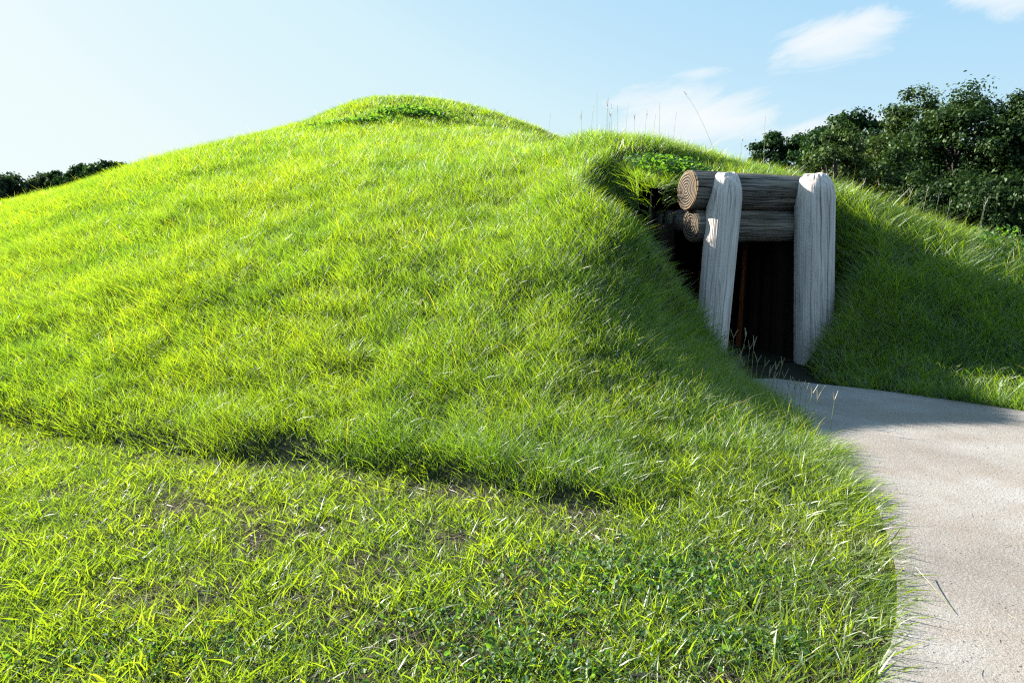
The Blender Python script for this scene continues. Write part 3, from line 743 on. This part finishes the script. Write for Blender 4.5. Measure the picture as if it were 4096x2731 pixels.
def build_stalks():
    # along the edge of the path, in front of the doorway: picture column, column of the tip, picture row of the tip, depth
    L1 = 'thin pale forked seed stalk standing at the path edge before the doorway'
    g1 = 'seed stalks along the path edge by the doorway'
    for i, (X, Yt, d) in enumerate([(1605, 715, 7.3), (1618, 668, 7.5), (1652, 790, 7.0), (1668, 800, 6.95), (1685, 775, 6.9), (1700, 812, 6.85), (1712, 768, 6.8), (1722, 800, 6.75), (1740, 830, 6.6), (1768, 852, 6.4), (1782, 846, 6.35), (1800, 868, 6.3), (1812, 893, 6.2), (1840, 902, 6.0), (1852, 915, 5.9), (1880, 912, 5.8), (1915, 945, 5.6), (1822, 940, 6.0), (1660, 838, 6.9), (1640, 770, 7.1), (1692, 822, 6.85), (1732, 785, 6.7), (1755, 838, 6.5), (1776, 870, 6.4), (1795, 835, 6.3), (1828, 905, 6.1), (1862, 940, 5.8), (1705, 842, 6.8)]):
        p = at(X, Yt, d); gz = float(ground_z(np.array([p[0]]), np.array([p[1]]))[0])
        h = max(p[2] - gz, .26); lx = random.Random(i).uniform(-.02, .22)
        stalk((p[0] - lx * h, p[1], gz), h, (lx, .02), 500 + i, L1, g1, spikes=2 + (i % 3 == 0), r=.0030, spike=.085)
    L2 = 'thin dark seed stalk standing against the sky on the shoulder above the doorway'
    g2 = 'seed stalks on the skyline above the doorway'
    for i, (X, Yt, d) in enumerate([(1357, 255, 10.9), (1371, 228, 10.9), (1398, 262, 10.8), (1404, 250, 10.9), (1390, 256, 10.9), (1396, 238, 10.8), (1436, 243, 10.8), (1418, 258, 10.8), (1480, 265, 10.7), (1515, 250, 10.7), (1500, 272, 10.7), (1458, 270, 10.7), (1546, 270, 10.6), (1757, 282, 10.3), (1700, 318, 10.4), (1130, 275, 12.4), (1257, 272, 11.4), (1335, 268, 11.0)]):
        p = at(X, Yt, d); gz = float(ground_z(np.array([p[0]]), np.array([p[1]]))[0]); h = max(p[2] - gz, .2)
        stalk((p[0] + .02 * h, p[1], gz), h, (-.02 if i % 2 else .05, 0), 600 + i, L2, g2, spikes=(1, 1, 3)[i % 3], r=.0026, spike=.09, spread=.3)
    p = at(1568, 210, 10.6); gz = float(ground_z(np.array([p[0] + .5]), np.array([p[1]]))[0])
    stalk((p[0] + .52, p[1], gz), p[2] - gz, (-.42, 0), 640, 'tallest arching seed stalk, curving left against the sky above the top door log', None, spikes=2, r=.0021, spike=.08, droop=.2, spread=.25)
    L3 = 'upright seed stalk on the crest of the right bank before the dark trees'
    for i, (X, Yt, d) in enumerate([(2223, 480, 9.1), (2262, 470, 9.0), (2258, 478, 9.0), (2155, 455, 9.3), (2128, 440, 9.4), (2180, 470, 9.2), (2090, 448, 9.5), (1982, 425, 9.9)]):
        p = at(X, Yt, d); gz = float(ground_z(np.array([p[0]]), np.array([p[1]]))[0]); h = max(p[2] - gz, .2)
        stalk((p[0] - .1 * h, p[1], gz), h, (.1, 0), 660 + i, L3, 'seed stalks on the right bank', spikes=2, r=.0022, spike=.09, spread=.2)
    # one long stalk lying out over the concrete
    t = np.linspace(0, 1, 12); p0 = Vector(gr(2100, 1335)); p1 = Vector(gr(2190, 1425)); d = p1 - p0
    pts = np.stack([d.x * t + .012 * np.sin(t * 3.1), d.y * t, .035 * (1 - t) ** 2 + .003], -1)
    V, F = strip_tube(pts, .0022, .0012)
    o = mesh_np('fallen_stalk', V, [F], MAT_STALK, attrs={'rnd': np.full(len(V), .2)}, smooth=True); o.location = (p0.x, p0.y, .034)
    tag(o, 'long thin stalk lying out across the concrete path', 'grass stalk')
build_stalks()

def build_stone():
    bm = bmesh.new(); bmesh.ops.create_icosphere(bm, subdivisions=3, radius=1)
    for v in bm.verts:
        q = v.co.copy(); v.co = Vector((q.x * .085, q.y * .06, q.z * .05)) * (1 + .22 * math.sin(q.x * 4 + 1) * math.sin(q.y * 5) + .1 * math.sin(q.z * 9 + q.x * 7))
    me = bpy.data.meshes.new('stone'); bm.to_mesh(me); bm.free(); me.materials.append(MAT_CONCRETE)
    for p in me.polygons: p.use_smooth = True
    o = bpy.data.objects.new('stone', me); COL.objects.link(o)
    p = at(1443, 388, 9.7); o.location = (p[0], p[1], float(ground_z(np.array([p[0]]), np.array([p[1]]))[0]) + .05)
    tag(o, 'small pale stone showing in the worn grass left of the top door log', 'stone')
build_stone()

def build_bank_weeds():
    rg = np.random.default_rng(9)
    for i, (X, Y, d) in enumerate([(2262, 536, 8.8), (2288, 532, 8.9), (2312, 530, 8.8), (2338, 534, 8.7)]):
        p = at(X, Y, d); gz = float(ground_z(np.array([p[0]]), np.array([p[1]]))[0]); h = max(p[2] - gz + .05, .28)
        V, F = strip_tube([(0, 0, 0), (.02, 0, h * .5), (.03, 0, h)], .005, .002)
        o = mesh_np('leafy_weed', V, [F], MAT_STALK, attrs={'rnd': np.full(len(V), .1)})
        o.location = (p[0], p[1], gz)
        tag(o, 'small leafy weed growing on the bank crest at the right edge below the trees', 'weed', 'leafy weeds on the right bank')
        m = 46; P_ = np.stack([rg.normal(0, .07, m), rg.normal(0, .07, m), rg.uniform(.35, 1.05, m) * h], -1)
        nr = rg.normal(size=(m, 3)) * .6 + [0, 0, 1]; nr /= np.linalg.norm(nr, axis=1, keepdims=True)
        V, F = leaf_quads(P_, nr, rg.uniform(.018, .036, m), rg)
        mesh_np('leaves', V, [F], MAT_WEED, parent=o, attrs={'rnd': np.repeat(rg.uniform(.5, 1, m), 6)})
build_bank_weeds()

# ---------------------------------------------------------------- trees
def crown_mat(name, dark, mid, light):
    return leaf_mat(name, [(0, dark), (.5, mid), (1, light)], .25, (1.7, 1.9, .6), .015, .5, gcol=(.8, 1, .7))
MAT_OAK = crown_mat('oak_leaf', (.008, .020, .006), (.020, .042, .012), (.044, .074, .024))
MAT_OAK_PALE = crown_mat('pale_oak_leaf', (.018, .036, .010), (.044, .074, .022), (.095, .128, .050))
MAT_OLIVE = crown_mat('olive_leaf', (.018, .030, .006), (.040, .054, .012), (.068, .082, .022))
MAT_PINE = crown_mat('pine_needle', (.007, .022, .008), (.016, .042, .013), (.034, .068, .02))
MAT_FAR_HAZE = crown_mat('hazed_far_leaf', (.012, .026, .014), (.026, .048, .024), (.05, .07, .035))  # paler, bluer leaves: distance haze put into the colour

def tree(name, label, Xc, Ytop, depth, rad, base_frac, mat, seed, nclump=60, nleaf=150, leaf=.11, flat=.75, group=None, spread=1.0, clump_r=.27, cat='tree'):
    rg = np.random.default_rng(seed)
    top = at(Xc, Ytop, depth); H = top[2]
    H *= 1.04; root = empty(name, (top[0], depth, 0)); tag(root, label, cat, group)
    zb = H * base_frac; cz = (H + zb) / 2; rz = (H - zb) / 2
    # clumps: on and in an uneven egg
    C = []; CR = []
    for i in range(nclump):
        d = rg.normal(size=3); d /= np.linalg.norm(d)
        lump = 1 + .22 * math.sin(3 * math.atan2(d[1], d[0]) + seed) * math.cos(2.2 * d[2] + seed * 2)
        r = rg.uniform(.35, 1.0) ** .55
        cr = rad * clump_r * rg.uniform(.65, 1.25)
        zz = d[2] * r
        w = (1 - .35 * max(zz, 0) ** 2) * lump
        C.append((d[0] * r * rad * w, d[1] * r * rad * w, cz + zz * (rz - cr * .6))); CR.append(cr)
    C[0] = (C[0][0] * .15, C[0][1] * .15, H - CR[0] * .7); C[1] = (C[1][0] * .45, C[1][1] * .45, H - CR[1] * 1.2)
    C = np.array(C); CR = np.array(CR)
    # trunk and limbs
    VV = []; FF = []; k0 = 0
    def tube(pts, a, b, s):
        nonlocal k0
        v, f = strip_tube(pts, a, b, s); VV.append(v); FF.append(f + k0); k0 += len(v)
    tr = .028 * H + .05
    wx = rg.normal(0, .3); hh = zb + (H - zb) * .75
    tube([(0, 0, -.2), (wx * .2, 0, hh * .3), (wx * .6, .1, hh * .6), (wx, .1, hh)], tr, tr * .22, 9)
    for i in rg.permutation(nclump)[:min(22, nclump)]:
        s = rg.uniform(.35, .85); p0 = np.array([wx * s, .05, max(hh * s, zb * .7)])
        if p0[2] > C[i][2] + rad * .1: p0[2] = max(C[i][2] - rad * .3, zb * .6)
        m = (p0 + C[i]) / 2 + np.array([0, 0, rad * .08])
        tube([p0, m, C[i]], tr * .34, tr * .07, 5)
    V = np.concatenate(VV)
    mesh_np('trunk', V, [np.concatenate(FF)], MAT_BARK, parent=root, attrs={'crack': np.zeros(len(V))}, smooth=True)
    # leaves
    n = nclump * nleaf
    ci = np.repeat(np.arange(nclump), nleaf)
    d = rg.normal(size=(n, 3)); d /= np.linalg.norm(d, axis=1, keepdims=True)
    rr = rg.uniform(.15, 1.0, n) ** .6
    wob = 1 + .35 * np.sin(d[:, 0] * 5 + ci) * np.sin(d[:, 1] * 5 + ci * 2.1)
    P_ = C[ci] + d * (rr * CR[ci] * wob)[:, None] * np.array([1.1, 1.1, flat])
    nr = d * .9 + rg.normal(size=(n, 3)) * .55 + [0, 0, .45]; nr /= np.linalg.norm(nr, axis=1, keepdims=True)
    s = leaf * rg.uniform(.7, 1.5, n)
    rv = rg.normal(size=(n, 3)); a = np.cross(nr, rv); a /= np.linalg.norm(a, axis=1, keepdims=True); b = np.cross(nr, a)
    V = np.stack([P_ + a * s[:, None], P_ + b * (s * .55)[:, None], P_ - a * s[:, None], P_ - b * (s * .55)[:, None]], 1).reshape(-1, 3)
    F = np.arange(n * 4).reshape(-1, 4)
    rnd = np.clip(rg.random(nclump)[ci] * .5 + rg.random(n) * .5, 0, 1)
    mesh_np('crown', V, [F], mat, parent=root, attrs={'rnd': np.repeat(rnd, 4)})
    return root

def build_trees():
    gR = 'trees standing behind the right bank'
    # name, label, column, row of the top, depth, crown radius, crown base, material, clumps, leaves
    R = [
     ('pine_tree', 'small far pine with a bare trunk, leftmost of the trees right of the doorway', 1777, 308, 78, 2.3, .50, MAT_PINE, 34, 300, .15),
     ('pine_tree', 'far round topped pine standing just right of the leftmost small pine', 1838, 311, 76, 2.6, .35, MAT_PINE, 40, 300, .15),
     ('pine_tree', 'dark green pine whose slanting crown rises left of the pale oak', 1893, 296, 70, 2.5, .25, MAT_PINE, 30, 260, .15),
     ('pine_tree', 'tall pine whose open rounded crown tops the pale oak', 1966, 254, 66, 3.2, .50, MAT_PINE, 38, 280, .15),
     ('oak_tree', 'pale leaved bushy oak beside the right door post top', 1930, 288, 44, 2.25, .03, MAT_OAK_PALE, 74, 230, .085),
     ('oak_tree', 'olive brown tree filling the gap between the pale oak and the tall slim oak', 2020, 318, 52, 2.6, .05, MAT_OLIVE, 60, 210, .10),
     ('oak_tree', 'tall slim oak with an open crown left of the largest dark oak', 2112, 208, 50, 2.8, .10, MAT_OAK_PALE, 80, 220, .095),
     ('oak_tree', 'largest darkest oak, highest of the trees on the right', 2222, 190, 46, 3.7, .06, MAT_OAK, 130, 230, .10),
     ('oak_tree', 'dark oak at the right edge of the picture beside the largest oak', 2352, 222, 44, 3.2, .05, MAT_OAK, 90, 230, .10),
     ('oak_tree', 'low pale tree spreading in front of the tall slim oak', 2085, 345, 42, 2.4, .02, MAT_OAK_PALE, 60, 210, .085),
     ('oak_tree', 'low dark tree under the largest oak above the bank crest', 2205, 390, 38, 2.6, .02, MAT_OAK, 70, 220, .085),
     ('oak_tree', 'low dark tree at the lower right edge below the right edge oak', 2335, 400, 36, 2.5, .02, MAT_OAK, 70, 220, .085),
     ('oak_tree', 'dark tree just outside the right edge beyond the right edge oak', 2520, 240, 42, 3.4, .04, MAT_OAK, 70, 200, .11),
     ('oak_tree', 'dark back tree filling behind the tall slim oak and the largest oak', 2160, 330, 58, 3.6, .02, MAT_OAK, 70, 200, .12),
     ('oak_tree', 'dark back tree filling behind the largest oak and the right edge oak', 2290, 320, 56, 3.6, .02, MAT_OAK, 70, 200, .12),
     ('oak_tree', 'dark back tree low behind the pale oak and the small pines', 1955, 345, 60, 3.0, .02, MAT_OLIVE, 50, 200, .12),
    ]
    for i, (nm, lb, X, Y, d, r, bf, mt, nc, nl, lf) in enumerate(R):
        tree(nm, lb, X, Y, d, r, bf, mt, 20 + i, nc, nl, lf, group=gR, flat=.62 if nm == 'pine_tree' else .8, clump_r=.34 if nm == 'pine_tree' else .27)
    gL = 'far trees beyond the left slope'
    Lf = [
     ('oak_tree', 'far hazy tree just outside the left edge', -45, 402, 108, 3.4, 'a'),
     ('oak_tree', 'far tree at the left edge, leftmost of the row beyond the left slope', 2, 404, 106, 2.5, 'a'),
     ('oak_tree', 'far broad tree second from the left edge in the row beyond the left slope', 36, 402, 110, 3.6, 'a'),
     ('oak_tree', 'far low tree after the first dip in the row beyond the left slope', 74, 418, 112, 3.0, 'a'),
     ('oak_tree', 'far feathery tree in the middle of the row beyond the left slope', 98, 400, 110, 3.4, 'a'),
     ('oak_tree', 'far rounded tree right of the feathery one beyond the left slope', 132, 396, 108, 3.0, 'a'),
     ('pine_tree', 'far dark pine left of the two tallest crowns beyond the left slope', 160, 396, 106, 2.6, 'p'),
     ('pine_tree', 'far pine with a domed crown, second tallest beyond the left slope', 193, 378, 106, 2.9, 'p'),
     ('pine_tree', 'far dark pine, tallest of the row beyond the left slope', 234, 369, 104, 3.3, 'p'),
     ('pine_tree', 'far pine at the right end of the row where the slope hides it', 276, 374, 104, 3.2, 'p'),
     ('oak_tree', 'far low tree filling behind the dark pines beyond the left slope', 215, 392, 116, 4.0, 'a'),
    ]
    for i, (nm, lb, X, Y, d, r, k) in enumerate(Lf):
        tree(nm, lb, X, Y, d, r, .30 if k == 'p' else .08, MAT_PINE if k == 'p' else MAT_FAR_HAZE, 60 + i, 34, 120, .24, group=gL, flat=.6 if k == 'p' else .85, clump_r=.32)
build_trees()
